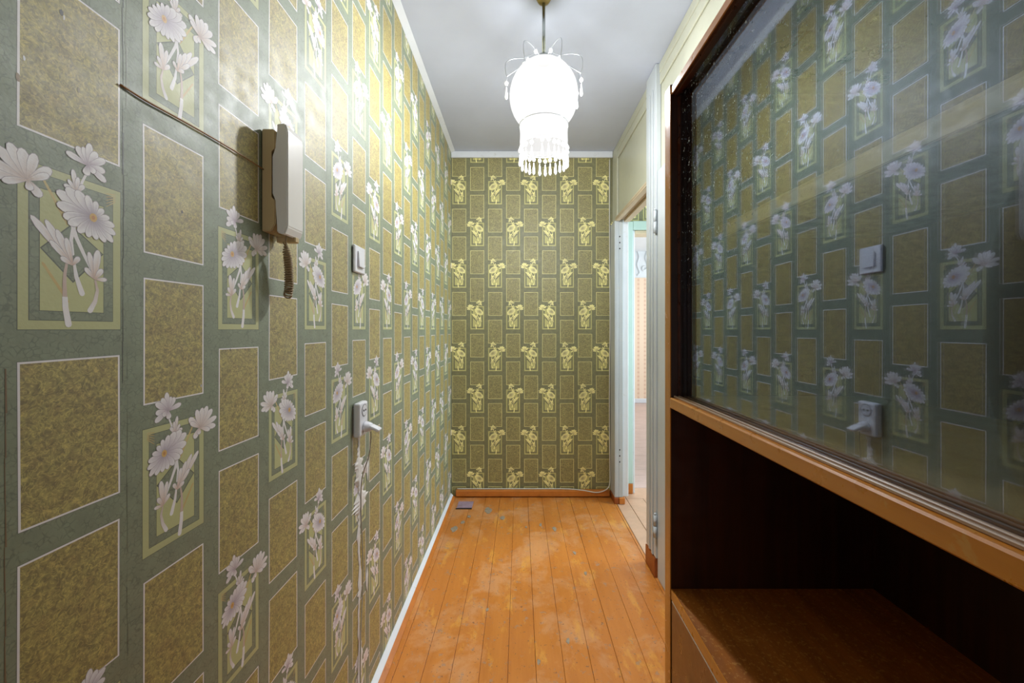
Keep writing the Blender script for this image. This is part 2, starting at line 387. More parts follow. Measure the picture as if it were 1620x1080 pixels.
def paper_wall(name, mat, origin, ud, nd, u0, u1, v0, v1, ustart, orient, phase, body, extra=(), detail=True):
    """wall sheet with its print; u runs along ud from origin, v is height above the floor, nd faces the room.
    column k starts at ustart + k*PU; orient(k) -> mirrored?; phase(k) -> height of a frame's lower edge"""
    V, Fc, Cc, UVs = [], [], [], []
    ud = Vector(ud); nd = Vector(nd); org = Vector(origin)
    def put(pts, cols, kind, layer):
        if not hasattr(cols[0], '__len__'): cols = [cols] * len(pts)
        pts, cols = clip(pts, list(cols), u0, u1, 0)
        if not pts: return
        pts, cols = clip(pts, cols, v0, v1, 1)
        if not pts: return
        b = len(V)
        for (u, v), c in zip(pts, cols):
            p = org + ud * u + nd * (layer * 0.00003); V.append((p.x, p.y, v)); Cc.append((*lin(c), kind)); UVs.append((u, v))
        Fc.append(tuple(range(b, b + len(pts))))
    put([(u0, v0), (u1, v0), (u1, v1), (u0, v1)], CG, 0.0, 0)
    k = math.floor((u0 - ustart) / PU) - 1
    while ustart + k * PU < u1 + PU:
        s = ustart + k * PU; mir = orient(k); ph = phase(k)
        m = math.floor((v0 - ph) / (3 * PV)) - 1
        while ph + m * 3 * PV < v1:
            base = ph + m * 3 * PV
            if detail:
                for pts, cols, kd, ly in MOTIF:
                    q = [(s + (BW - x if mir else x), base + y) for x, y in pts]
                    put(q, cols, kd, ly)
            else: put([(s, base), (s + BW, base), (s + BW, base + BH), (s, base + BH)], FR, 1, 1)
            for j in (1, 2):
                b = base + j * PV; g = 0.0021
                jt = [random.uniform(-1, 1) * 0.0007 for _ in range(8)]
                q = [(s + jt[0], b + jt[1]), (s + BW + jt[2], b + jt[3]), (s + BW + jt[4], b + BH + jt[5]), (s + jt[6], b + BH + jt[7])]
                d = 0.0006
                put([(q[0][0] - d, q[0][1] - d), (q[1][0] + d, q[1][1] - d), (q[2][0] + d, q[2][1] + d), (q[3][0] - d, q[3][1] + d)], (84, 88, 76), 1, 0.4)
                put(q, WH if detail else FR, 1, 0.8)
                put([(q[0][0] + g, q[0][1] + g), (q[1][0] - g, q[1][1] + g), (q[2][0] - g, q[2][1] - g), (q[3][0] + g, q[3][1] - g)], GOLD, 0.5, 1.1)
            m += 1
        k += 1
    for pts, col, layer in extra: put(pts, [col] * len(pts), 1, layer)
    # the wall behind the paper
    b = len(V)
    x0, x1, y0, y1, z0, z1 = body
    for x in (x0, x1):
        for y in (y0, y1):
            for z in (z0, z1): V.append((x, y, z)); Cc.append((*lin(CG), 1)); UVs.append((0, 0))
    for f in ((0, 1, 3, 2), (4, 6, 7, 5), (0, 4, 5, 1), (2, 3, 7, 6), (0, 2, 6, 4), (1, 5, 7, 3)): Fc.append(tuple(b + i for i in f))
    me = bpy.data.meshes.new(name); me.from_pydata(V, [], Fc)
    ca = me.color_attributes.new('Col', 'FLOAT_COLOR', 'POINT')
    ca.data.foreach_set('color', [x for c in Cc for x in c])
    uvl = me.uv_layers.new(name='metres')
    li = [0] * len(me.loops); me.loops.foreach_get('vertex_index', li)
    uvl.data.foreach_set('uv', [x for i in li for x in UVs[i]])
    me.materials.append(mat)
    # every printed face must look into the room
    me.update()
    o = bpy.data.objects.new(name, me); C.objects.link(o)
    bm = bmesh.new(); bm.from_mesh(me)
    nb = len(bm.faces) - 6; bm.faces.ensure_lookup_table()
    fl = [f for f in bm.faces[:nb] if f.normal.dot(nd) < 0]
    bmesh.ops.reverse_faces(bm, faces=fl); bm.to_mesh(me); bm.free()
    return tag(o, kind='structure')
H = 2.518; XL, XR, YB, YN = -0.50, 0.68, 2.90, -1.7
OR4 = {0: False, 1: True, 2: True, 3: False}
# wear on the left wall: seams, nail holes, scuffs
extra = []
def zrun(u, v0, v1, w, col, layer, j=0.0008, n=26):
    for i in range(n):
        a = v0 + (v1 - v0) * i / n; b = v0 + (v1 - v0) * (i + 1) / n
        wa = w * random.uniform(0.2, 1.3)
        d = random.uniform(-j, j)
        extra.append(([(u + d, a), (u + d + wa, a), (u + d + wa * random.uniform(.4, 1.2), b), (u + d + random.uniform(-j, j) * .6, b)], col, layer))
zrun(0.4985, 1.15, H, 0.0014, (60, 62, 52), 5.6); zrun(0.5040, 0.05, 1.2, 0.0006, (84, 90, 70), 5.6)
zrun(0.5022, 1.5, H, 0.0012, (168, 170, 160), 5.7)
for s in (-0.03, 1.026, 1.553, 2.08, 2.607): zrun(s, 0.04, H, 0.0006, (78, 84, 62), 5.6)
zrun(0.384, 0.05, 1.18, 0.0016, (112, 84, 44), 5.6, 0.0004)
def blob(u, v, r, col, layer=6, n=9, sy=1.0):
    extra.append(([(u + r * random.uniform(.7, 1.1) * math.cos(2 * PI * k / n), v + sy * r * random.uniform(.7, 1.1) * math.sin(2 * PI * k / n)) for k in range(n)], col, layer))
def wp(x, y): u = 822 - x; return 313 / u, CZ + (521 - y) / u * 0.5
for x, y, r in ((288, 335, .0016), (545, 157, .0022), (97, 20, .0022), (410, 690, .0014), (364, 553, .0013), (512, 240, .0015)):
    a = wp(x, y); blob(a[0], a[1], r, (40, 34, 26), 6.2, sy=1.8)
for x, y, r, c in ((28, 122, .004, (140, 112, 70)), (38, 92, .0026, (224, 226, 232)), (101, 28, .0025, (214, 212, 214)), (318, 610, .002, (196, 200, 214)), (124, 142, .003, (128, 112, 72))):
    a = wp(x, y); blob(a[0], a[1], r * 0.5, c, 6.1, sy=2.6)
wl = paper_wall('wall_left', M['paper'], (XL, 0, 0), (0, 1, 0), (1, 0, 0), YN, YB, 0.0, H, 0.394,
    lambda k: OR4[k % 4], lambda k: CZ if k % 2 == 0 else CZ - 1.5 * PV, (XL - 0.1, XL - 0.0005, YN - 0.1, YB + 0.1, -0.05, H + 0.05), extra)
ORB = {0: False, 1: False, 2: True, 3: True}
wb = paper_wall('wall_back', M['paper_warmlit'], (0, YB, 0), (1, 0, 0), (0, -1, 0), XL, XR + 0.01, 0.0, H, -0.4928,
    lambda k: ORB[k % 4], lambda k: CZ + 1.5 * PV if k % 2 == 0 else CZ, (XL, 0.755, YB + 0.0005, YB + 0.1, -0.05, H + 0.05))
# wall of the side lobby, with the doorway to the far room
LX0, LX1, LY0, LY1 = 0.767, 2.4, 1.2, 2.955
DX0, DX1, DZ = 0.845, 1.62, CZ + 0.727
wv = paper_wall('wall_lobby_back', M['paper_warmlit'], (0, LY1, 0), (1, 0, 0), (0, -1, 0), 0.757, 2.4, DZ, H, 0.79,
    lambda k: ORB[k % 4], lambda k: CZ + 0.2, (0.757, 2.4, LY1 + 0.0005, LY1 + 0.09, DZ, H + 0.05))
bm = bmesh.new(); box(bm, 0.757, DX0, LY1 + 0.001, LY1 + 0.09, 0, DZ); box(bm, DX1, LX1, LY1 + 0.001, LY1 + 0.09, 0, DZ)
tag(obj('wall_lobby_sides', bm, M['white']), kind='structure')
# ---------------------------------------------------------------- floor and ceiling
fl = obj('floor', B(XL - 0.1, 0.757, YN - 0.1, YB + 0.1, -0.08, -0.016), M['subfloor']); tag(fl, kind='structure')
gx = [-0.344 + 0.1007 * k for k in range(-2, 11)]
def plank(x0, x1, y0, y1, mat=None, par=fl, zt=None):
    zt = random.uniform(-0.0012, 0.0) if zt is None else zt
    bm = B(x0 + 0.0005, x1 - 0.0005, y0, y1, -0.02, zt, bev=0.0012)
    return obj('plank', bm, mat or M['floor'], par)
for i, x in enumerate(gx):
    xe = min(x + 0.1007, 0.6785)
    if xe - x < 0.004: continue
    y = YN + (0.7 if i % 3 else 1.6)
    plank(x, xe, YN, y - 0.001); plank(x, xe, y, YB + 0.02)
plank(0.681, 0.768, 1.2, YB, M['lobbyfloor'])
ff = obj('floor_lobby', B(LX0 - 0.01, LX1, LY0, LY1 + 0.09, -0.08, -0.016), M['subfloor']); tag(ff, kind='structure')
x = 0.770
for i in range(9): plank(x, x + 0.12, LY0, LY1 - 0.10, M['lobbyfloor'], ff); x += 0.121
plank(LX0 + 0.003, DX1 + 0.2, LY1 - 0.098, LY1 + 0.088, M['lobbyfloor'], ff)
fr = obj('floor_far_room', B(0.76, 3.4, LY1 + 0.09, 6.62, -0.08, -0.016), M['subfloor']); tag(fr, kind='structure')
y = LY1 + 0.092
while y < 6.6: plank(0.765, 3.39, y, min(y + 0.13, 6.6), M['farfloor'], fr); y += 0.131
tag(obj('ceiling', B(XL - 0.1, 3.5, YN - 0.1, LY1 + 0.05, H, H + 0.1), M['ceiling']), kind='structure')
tag(obj('ceiling_far_room', B(0.6, 3.5, LY1 + 0.051, 6.7, H, H + 0.1), M['room']), kind='structure')
tag(obj('trim_1', B(XL, 0.68, YB - 0.018, YB - 0.0012, H - 0.046, H - 0.0005, bev=0.003), M['white']), kind='structure')
bm = bmesh.new(); prism_y(bm, [(XL + 0.001, H - 0.0005), (XL + 0.03, H - 0.0005), (XL + 0.001, H - 0.014)], YN, YB - 0.0185)
tag(obj('trim_2', bm, M['white']), kind='structure')
# baseboards
bm = bmesh.new()
prism_y(bm, [(XL + 0.0012, 0.0), (XL + 0.0012, 0.034), (XL + 0.004, 0.035), (XL + 0.019, 0.019), (XL + 0.034, 0.002), (XL + 0.034, 0.0)], YN, YB - 0.036, [0, 0, 0, 1, 1, 1])
tag(obj('baseboard_left', bm, [M['white'], M['orange']]), kind='structure')
bm = bmesh.new(); box(bm, XL + 0.036, 0.655, YB - 0.034, YB - 0.0015, 0.006, 0.052, bev=0.006)
tag(obj('baseboard_back', bm, M['orange']), kind='structure')
# repair patch in the floor by the back left corner
obj('floor_patch', B(-0.43, -0.325, 2.70, 2.80, -0.0005, 0.003, bev=0.001), paint('grey_lilac_board', (158, 136, 150), 0.6, 0.2, 25, dirt=(120, 80, 60)), fl)
obj('floor_slot', B(-0.435, -0.325, 2.683, 2.695, -0.0005, 0.002), M['dark'], fl)
for x, y, r in ((-0.21, 2.66, 0.03), (-0.40, 2.42, 0.022), (-0.36, 2.50, 0.016), (-0.33, 2.58, 0.012), (-0.11, 2.56, 0.016), (0.215, 2.42, 0.016), (0.13, 2.47, 0.012), (0.04, 2.44, 0.008), (0.30, 2.16, 0.01), (0.33, 1.98, 0.009), (-0.14, 1.72, 0.007), (0.19, 1.55, 0.01), (0.07, 1.45, 0.008)):
    bm = bmesh.new(); n = 11
    top = [bm.verts.new((x + r * random.uniform(.5, 1.1) * math.cos(2 * PI * k / n), y + r * 1.9 * random.uniform(.5, 1.1) * math.sin(2 * PI * k / n), 0.0006)) for k in range(n)]
    low = [bm.verts.new((v.co.x, v.co.y, -0.001)) for v in top]
    bm.faces.new(top)
    for k in range(n): bm.faces.new((top[k], low[k], low[(k + 1) % n], top[(k + 1) % n]))
    obj('paint_chip', bm, M.setdefault('chip', paint('bare_grey_chip', (150, 136, 116), 0.7, 0.3, 60, dirt=(110, 80, 60))), fl)
# ---------------------------------------------------------------- right wall
OY0, OY1, OZ = 2.076, 2.764, CZ + 0.771          # door opening in the right wall
wr = obj('wall_right', B(XR + 0.012, LX0, YN, 1.80, 0, H), M['cream']); tag(wr, kind='structure')
tag(obj('wall_right_over_door', B(XR + 0.012, LX0, 1.80, YB, OZ, H), M['cream']), kind='structure')
# panel above the door with raised rails
bm = bmesh.new()
box(bm, XR, XR + 0.0115, OY1 + 0.001, YB - 0.0015, OZ - 0.01, H - 0.052, bev=0.002)
box(bm, XR + 0.002, XR + 0.0115, 1.0, YB - 0.0015, H - 0.05, H - 0.001, bev=0.004)
box(bm, XR + 0.004, XR + 0.0115, 1.0, YB - 0.0015, H - 0.105, H - 0.053, bev=0.002)
box(bm, XR + 0.004, XR + 0.0115, YN, 1.0, H - 0.07, H - 0.001, bev=0.003)
tag(obj('trim_3', bm, M['cream']), kind='structure')
bm = bmesh.new(); box(bm, XR - 0.012, LX0 + 0.004, OY0, OY1, OZ - 0.004, OZ - 0.0005)
box(bm, XR - 0.012, XR + 0.020, OY0, OY1, OZ - 0.014, OZ + 0.012, bev=0.004)
box(bm, XR + 0.048, LX0 + 0.004, OY0, OY1, OZ - 0.020, OZ - 0.0045, bev=0.002)
tag(obj('door_1', bm, M['beige']), kind='structure')
# far casing with brown kick blocks
d1 = obj('trim_4', B(XR - 0.016, XR + 0.0115, OY1, YB - 0.0015, 0.045, OZ - 0.011, bev=0.004), M['creamwhite']); tag(d1, kind='structure')
obj('jamb', B(XR + 0.012, XR + 0.045, OY1 + 0.002, YB + 0.02, 0.045, OZ - 0.001, bev=0.003), M['creamwhite'], d1)
obj('jamb', B(XR + 0.0455, LX0 - 0.002, OY1 + 0.016, YB + 0.05, 0.045, OZ - 0.001, bev=0.003), M['white'], d1)
obj('kick_block', B(XR - 0.020, XR + 0.014, OY1 - 0.004, YB - 0.002, 0, 0.0445, bev=0.003), M['brownblock'], d1)
obj('kick_block', B(XR + 0.015, XR + 0.055, OY1 - 0.008, YB, 0, 0.0445, bev=0.003), M['orange'], d1)
for z0 in (CZ + 0.56, CZ - 0.93):
    for i in range(3): obj('screw_hole', B(XR + 0.016, XR + 0.024, OY1 - 0.0005, OY1 + 0.003, z0 + i * 0.042, z0 + 0.010 + i * 0.042, bev=0.002), M['dark'], d1)
# near post: full-height casing
p1 = obj('trim_5', B(XR - 0.016, XR + 0.0115, 1.93, OY0, 0.10, H - 0.002, bev=0.004), M['creamwhite']); tag(p1, kind='structure')
obj('casing_bead', B(XR - 0.021, XR - 0.0165, 1.965, 1.985, 0.10, H - 0.11, bev=0.002), M['creamwhite'], p1)
obj('casing_bead', B(XR - 0.020, XR - 0.0165, 2.012, 2.028, 0.10, H - 0.11, bev=0.002), M['creamwhite'], p1)
obj('jamb', B(XR + 0.012, LX0, 1.95, OY0, 0, OZ), M['creamwhite'], p1)
obj('kick_block', B(XR - 0.019, XR + 0.012, 1.94, OY0 + 0.004, 0, 0.095, bev=0.003), M['brownblock'], p1)
# near door (closed), hidden mostly by the cabinet, hung on the post
d2 = obj('door_2', B(XR - 0.010, XR + 0.0115, 1.12, 1.922, 0.012, CZ + 0.77, bev=0.003), M['creamwhite']); tag(d2, kind='structure')
def cyl(x, y, z0, z1, r, n=12): return lathe(bmesh.new(), [(0.0005, z0), (r, z0), (r, z1), (0.0005, z1)], x, y, n)
for zc in (CZ + 0.525, CZ - 0.955):
    h = obj('hinge', cyl(XR - 0.021, 1.925, zc - 0.055, zc - 0.002, 0.0085), M['creamwhite'], d2, True)
    obj('hinge_pin', cyl(XR - 0.021, 1.925, zc + 0.0, zc + 0.053, 0.0078), M['creamwhite'], h, True)
    obj('hinge_tip', cyl(XR - 0.021, 1.925, zc + 0.054, zc + 0.062, 0.0055), M['creamwhite'], h, True)
# ---------------------------------------------------------------- lobby and far room
tag(obj('wall_lobby_near', B(LX0, 2.5, LY0 - 0.08, LY0, 0, H), M['cream']), kind='structure')
bm = bmesh.new(); box(bm, 2.4, 2.46, LY0, LY1, 0, 0.8); box(bm, 2.4, 2.46, LY0, LY1, 2.2, H); box(bm, 2.4, 2.46, LY0, 1.85, 0.8, 2.2); box(bm, 2.4, 2.46, 2.85, LY1, 0.8, 2.2)
tag(obj('wall_lobby_right', bm, M['cream']), kind='structure')
wn = obj('window_1', B(2.41, 2.45, 1.85, 1.89, 0.8, 2.2), M['white']); tag(wn, kind='structure')
for a in ((2.41, 2.45, 2.81, 2.85, 0.8, 2.2), (2.41, 2.45, 2.33, 2.37, 0.84, 2.16), (2.41, 2.45, 1.89, 2.81, 2.16, 2.2), (2.41, 2.45, 1.89, 2.81, 0.8, 0.84)): obj('window_bar', B(*a), M['white'], wn)
d3 = obj('door_3', B(DX0 - 0.058, DX0 - 0.005, LY1 - 0.022, LY1 + 0.001, 0.075, DZ + 0.075, bev=0.004), M['mint']); tag(d3, kind='structure')
obj('door_casing', B(DX0 - 0.0045, DX1 + 0.05, LY1 - 0.022, LY1 + 0.001, DZ + 0.012, DZ + 0.078, bev=0.004), M['mint'], d3)
obj('door_casing', B(DX1 + 0.001, DX1 + 0.05, LY1 - 0.022, LY1 + 0.0, 0.0, DZ + 0.011, bev=0.004), M['mint'], d3)
obj('door_lining', B(DX0 - 0.0045, DX0 + 0.012, LY1 - 0.012, LY1 + 0.10, 0.0, DZ + 0.010, bev=0.003), M['white'], d3)
obj('door_lining', B(DX0 + 0.0125, DX1, LY1 - 0.012, LY1 + 0.10, DZ - 0.016, DZ + 0.010, bev=0.003), M['beige'], d3)
obj('kick_block', B(DX0 - 0.052, DX0 - 0.006, LY1 - 0.025, LY1, 0.0, 0.074, bev=0.003), M['orange'], d3)
tag(obj('wall_far_room_back', B(0.7, 3.5, 6.6, 6.7, 0, H), M['room']), kind='structure')
tag(obj('wallpaper_far_room', B(0.76, 3.4, 6.585, 6.599, 0.06, CZ + 0.86), M['peach']), kind='structure')
tag(obj('baseboard_far_room', B(0.76, 3.4, 6.56, 6.584, 0.0, 0.07, bev=0.005), M['white']), kind='structure')
tag(obj('wall_far_room_left', B(0.66, 0.757, YB + 0.1, 6.7, 0, H), M['room']), kind='structure')
bm = bmesh.new(); box(bm, 3.4, 3.46, LY1, 6.7, 0, 0.7); box(bm, 3.4, 3.46, LY1, 6.7, 2.3, H); box(bm, 3.4, 3.46, LY1, 3.8, 0.7, 2.3); box(bm, 3.4, 3.46, 6.0, 6.7, 0.7, 2.3)
tag(obj('wall_far_room_right', bm, M['room']), kind='structure')
tag(obj('wall_far_room_near', B(2.41, 3.4, LY1 - 0.05, LY1 + 0.085, 0, H), M['room']), kind='structure')
# relief scroll high on the far wall
sc = thing('wall_ornament', 'white relief scroll ornament high on the far room wall above the peach paper', 'ornament', (2.03, 6.596, CZ + 1.05))
bm = bmesh.new(); tube(bm, smooth_path([(1.93, 6.592, CZ + 1.38), (1.99, 6.592, CZ + 1.22), (1.96, 6.592, CZ + 1.08), (2.0, 6.592, CZ + 0.95), (1.96, 6.592, CZ + 0.9)]), 0.012, 6)
obj('scroll', bm, M['room'], sc, True)
bm = bmesh.new(); tube(bm, smooth_path([(2.16, 6.592, CZ + 1.36), (2.1, 6.592, CZ + 1.2), (2.14, 6.592, CZ + 1.05), (2.06, 6.592, CZ + 0.98), (2.05, 6.592, CZ + 1.04), (2.1, 6.592, CZ + 1.05)]), 0.012, 6)
obj('scroll', bm, M['room'], sc, True)
# wall behind the camera with an opening added for the fill light
bm = bmesh.new(); box(bm, XL, -0.3, YN - 0.08, YN, 0, H); box(bm, 0.5, LX0, YN - 0.08, YN, 0, H); box(bm, -0.3, 0.5, YN - 0.08, YN, 2.05, H)
tag(obj('wall_near', bm, M['cream']), kind='structure')
# ---------------------------------------------------------------- pendant lamp
PX, PY = 0.094, 1.54
pl = thing('pendant_lamp', 'lit white beaded pendant lamp hanging from the ceiling on a slim grey rod', 'lamp', (PX, PY, H))
z0 = CZ
obj('ceiling_canopy', lathe(bmesh.new(), [(0.001, H - 0.001), (0.030, H - 0.002), (0.030, H - 0.012), (0.022, H - 0.026), (0.010, H - 0.032), (0.0005, H - 0.033)], PX, PY, 24), M['brass'], pl, True)
obj('rod', cyl(PX, PY, z0 + 1.062, H - 0.03, 0.0062), M['chrome'], pl, True)
obj('top_cap', lathe(bmesh.new(), [(0.0005, z0 + 1.074), (0.012, z0 + 1.072), (0.026, z0 + 1.060), (0.034, z0 + 1.050), (0.034, z0 + 1.045), (0.0005, z0 + 1.046)], PX, PY, 24), M['chrome'], pl, True)
prof = []
for i in range(19):
    a = PI / 2 * 0.86 - i / 18 * (PI / 2 * 0.86 + 0.95)
    r = 0.133 * math.cos(a); z = z0 + 0.905 + 0.138 * math.sin(a); prof.append((r, z))
prof.append((0.0925, z0 + 0.792))
obj('shade_dome', lathe(bmesh.new(), prof, PX, PY, 48), M['shade'], pl, True)
obj('shade_ring', lathe(bmesh.new(), [(0.0915, z0 + 0.789), (0.094, z0 + 0.786), (0.092, z0 + 0.76), (0.093, z0 + 0.73), (0.0925, z0 + 0.712)], PX, PY, 48), M['shade'], pl, True)
bm = bmesh.new(); pts = [(PX + 0.0955 * math.cos(2 * PI * k / 48), PY + 0.0955 * math.sin(2 * PI * k / 48), z0 + 0.791) for k in range(49)]
tube(bm, pts, 0.0014, 6); obj('rim_band', bm, M['wiremetal'], pl, True)
bm = bmesh.new(); pts = [(PX + 0.093 * math.cos(2 * PI * k / 48), PY + 0.093 * math.sin(2 * PI * k / 48), z0 + 0.708) for k in range(49)]
tube(bm, pts, 0.0015, 6); obj('hanging_ring', bm, M['bead'], pl, True)
# beads and drops share mesh data
def meshonly(bm, name, mat):
    bmesh.ops.recalc_face_normals(bm, faces=bm.faces); me = bpy.data.meshes.new(name); bm.to_mesh(me); bm.free(); me.materials.append(mat)
    for p in me.polygons: p.use_smooth = True
    return me
bead_me = meshonly(lathe(bmesh.new(), [(0.0005, 0.008), (0.005, 0.0065), (0.0075, 0.0), (0.005, -0.0065), (0.0005, -0.008)], 0, 0, 10), 'bead', M['bead'])
drop_me = meshonly(lathe(bmesh.new(), [(0.0005, 0.0), (0.0018, -0.004), (0.0034, -0.020), (0.0055, -0.036), (0.0058, -0.042), (0.0035, -0.048), (0.0005, -0.050)], 0, 0, 10), 'drop', M['bead'])
def hang(x, y, z, par):
    o = bpy.data.objects.new('bead', bead_me); C.objects.link(o); o.parent = par; o.location = (x - PX, y - PY, z - H)
    d = bpy.data.objects.new('drop', drop_me); C.objects.link(d); d.parent = o; d.location = (0, 0, -0.012)
for k in range(26):
    a = 2 * PI * k / 26 + random.uniform(-0.04, 0.04)
    if k in (18, 12): continue                     # a strand is missing at the front
    hang(PX + 0.093 * math.cos(a), PY + 0.093 * math.sin(a), z0 + 0.694 + random.uniform(-0.003, 0.003), pl)
for ang in (PI + 0.1, -0.25, PI / 3 - .1, PI * 1.62, PI * 1.32, PI * 0.68, 0.35):
    ca, sa = math.cos(ang), math.sin(ang); j = random.uniform(-0.006, 0.006)
    P3 = [(0.036, 1.046), (0.070, 1.050 + j), (0.118, 1.046 + j), (0.146, 1.030 + j), (0.150, 1.000), (0.143, 0.972), (0.146, 0.958)]
    bm = bmesh.new(); tube(bm, smooth_path([(PX + r * ca, PY + r * sa, z0 + z) for r, z in P3], 5), 0.0013, 6)
    tube(bm, smooth_path([(PX + r * ca, PY + r * sa, z0 + z) for r, z in ((0.146, 0.972), (0.128, 0.986), (0.098, 1.010), (0.060, 1.043))], 5), 0.0011, 6)
    obj('wire_arm', bm, M['wiremetal'], pl, True)
    hang(PX + 0.146 * ca, PY + 0.146 * sa, z0 + 0.948, pl); hang(PX + 0.058 * ca, PY + 0.058 * sa, z0 + 1.042 , pl) if False else None
    o = bpy.data.objects.new('bead', bead_me); C.objects.link(o); o.parent = pl; o.location = (0.062 * ca, 0.062 * sa, z0 + 1.045 - H)
bl = bpy.data.lights.new('bulb', 'POINT'); bl.energy = BULB; bl.shadow_soft_size = 0.035; bl.color = (0.95, 0.975, 1.0)
bo = bpy.data.objects.new('bulb', bl); C.objects.link(bo); bo.parent = pl; bo.location = (0, 0, z0 + 0.87 - H)
# ---------------------------------------------------------------- wall phone
ph = thing('intercom_handset', 'cream intercom handset hanging in its cradle on the left wall with a coiled cord', 'intercom', (XL, 0.795, CZ + 0.19))
X0 = XL + 0.0016
bm = bmesh.new(); prof = [(X0, .190), (X0 + .018, .190), (X0 + .026, .205), (X0 + .026, .250), (X0 + .017, .256), (X0 + .017, .345), (X0 + .026, .350), (X0 + .026, .383), (X0 + .022, .388), (X0, .388)]
prism_y(bm, [(x, CZ + z) for x, z in prof], 0.765, 0.822); bmesh.ops.bevel(bm, geom=list(bm.edges), offset=0.0015, segments=2, affect='EDGES')
base = obj('cradle', bm, M['phone'], ph)
bm = bmesh.new(); prof = [(X0 + .0275, .188), (X0 + .0275, .251), (X0 + .0185, .262), (X0 + .0185, .338), (X0 + .0275, .350), (X0 + .0275, .399), (X0 + .044, .400), (X0 + .049, .385), (X0 + .049, .200), (X0 + .043, .184)]
prism_y(bm, [(x, CZ + z) for x, z in prof], 0.7665, 0.8225); bmesh.ops.bevel(bm, geom=list(bm.edges), offset=0.0022, segments=2, affect='EDGES')
hs = obj('handset', bm, paint('lit_cream_plastic', (236, 233, 228), 0.28, 0.02, 5, bump=0.02), ph, False)  # whiter than the cradle, lamp light on the front put into the colour
obj('hook_lug', B(X0 + .006, X0 + .045, 0.800, 0.815, CZ + 0.176, CZ + 0.188, bev=0.002), M['phone'], ph)
# coiled cord: down and back up
bm = bmesh.new(); pts = []
path = smooth_path([(X0 + .036, 0.785, CZ + .186), (X0 + .034, 0.787, CZ + .165), (X0 + .036, 0.793, CZ + .13), (X0 + .034, 0.799, CZ + .09), (X0 + .028, 0.803, CZ + .070), (X0 + .024, 0.812, CZ + .085), (X0 + .026, 0.808, CZ + .13), (X0 + .024, 0.803, CZ + .165), (X0 + .020, 0.800, CZ + .176)], 75)
L = 0; acc = [0]
for a, b in zip(path, path[1:]): L += (b - a).length; acc.append(L)
for i, (p, s) in enumerate(zip(path, acc)):
    a = path[max(0, i - 1)]; b = path[min(len(path) - 1, i + 1)]; d = (b - a).normalized()
    u = Vector((0, 1, 0)); u = (u - d * u.dot(d)).normalized(); v = d.cross(u)
    amp = 0.0068 * min(1, max(0, (s - 0.012) / 0.02)) * min(1, max(0, (L - s - 0.012) / 0.02))
    th = s / 0.0048 * 2 * PI
    pts.append(p + (u * math.cos(th) + v * math.sin(th)) * amp)
tube(bm, pts, 0.0015, 5); obj('coiled_cord', bm, M['cordbrown'], ph, True)
# wire into the phone
wr_ = obj('wire', tube(bmesh.new(), smooth_path([(XL + 0.0015, 0.494, CZ + 0.3055), (XL + 0.003, 0.53, CZ + 0.3045), (XL + 0.003, 0.60, CZ + 0.3085), (XL + 0.0035, 0.69, CZ + 0.311), (XL + 0.006, 0.763, CZ + 0.3085)]), 0.0013, 6), M['wire'], None, True)
tag(wr_, 'thin brown wire running along the left wallpaper into the intercom cradle', 'wire')
# ---------------------------------------------------------------- switch, socket, plug
sw = thing('light_switch', 'square white rocker light switch on the left wall above the socket', 'switch', (XL, 1.217, CZ + 0.213))
obj('plate', B(XL + 0.0016, XL + 0.010, 1.178, 1.256, CZ + 0.172, CZ + 0.255, bev=0.003), M['plastic'], sw)
bm = bmesh.new(); prism_y(bm, [(XL + 0.0103, CZ + .190), (XL + 0.017, CZ + .190), (XL + 0.0135, CZ + .238), (XL + 0.0103, CZ + .238)], 1.197, 1.238); bmesh.ops.bevel(bm, geom=list(bm.edges), offset=0.001, segments=1, affect='EDGES')
obj('rocker', bm, M['plastic'], sw)
so = thing('wall_socket', 'white surface mounted double socket on the left wall below the switch', 'socket', (XL, 1.205, CZ - 0.27))
SX = XL + 0.0235
obj('housing', B(XL + 0.0016, SX, 1.182, 1.245, CZ - 0.325, CZ - 0.222, bev=0.006), M['plastic'], so)
def disc(x, y, z, r, n=20, t=0.002):
    bm = bmesh.new(); a = [bm.verts.new((x, y + r * math.cos(2 * PI * k / n), z + r * math.sin(2 * PI * k / n))) for k in range(n)]
    b = [bm.verts.new((v.co.x + t, v.co.y, v.co.z)) for v in a]
    bm.faces.new(a); bm.faces.new(b)
    for k in range(n): bm.faces.new((a[k], a[(k + 1) % n], b[(k + 1) % n], b[k]))
    return bm
w1 = obj('socket_well', disc(SX + 0.0002, 1.2135, CZ - 0.247, 0.0195, t=0.0008), paint('grey_plastic', (150, 150, 156), 0.4), so)
obj('rim', lathe_x := disc(SX + 0.0011, 1.2135, CZ - 0.247, 0.016, t=0.0006), M['plastic'], w1)
for dy in (-0.007, 0.007): obj('pin_hole', disc(SX + 0.0018, 1.2135 + dy, CZ - 0.247, 0.0034, 10, 0.0006), M['dark'], w1)
pg = thing('plug', 'white plug with a thin grey cord pushed into the lower half of the socket', 'plug', (SX, 1.2135, CZ - 0.30))
bm = bmesh.new(); t_ = bmesh.new()
for s, r in ((0, .016), (.004, .0165), (.014, .0145), (.024, .010), (.034, .008)): pass
prof = [(0.0005, 0.0), (0.0165, 0.0), (0.0165, 0.006), (0.014, 0.016), (0.010, 0.024), (0.0005, 0.025)]
lathe(t_, prof, 0, 0, 18); merge(bm, t_, 0, Matrix.Translation((SX + 0.0012, 1.2135, CZ - 0.298)) @ Matrix.Rotation(PI / 2, 4, 'Y'))
obj('plug_body', bm, M['plastic'], pg, True)
bm = bmesh.new(); t_ = bmesh.new(); box(t_, -0.002, 0.030, -0.015, 0.015, -0.005, 0.005, bev=0.004)
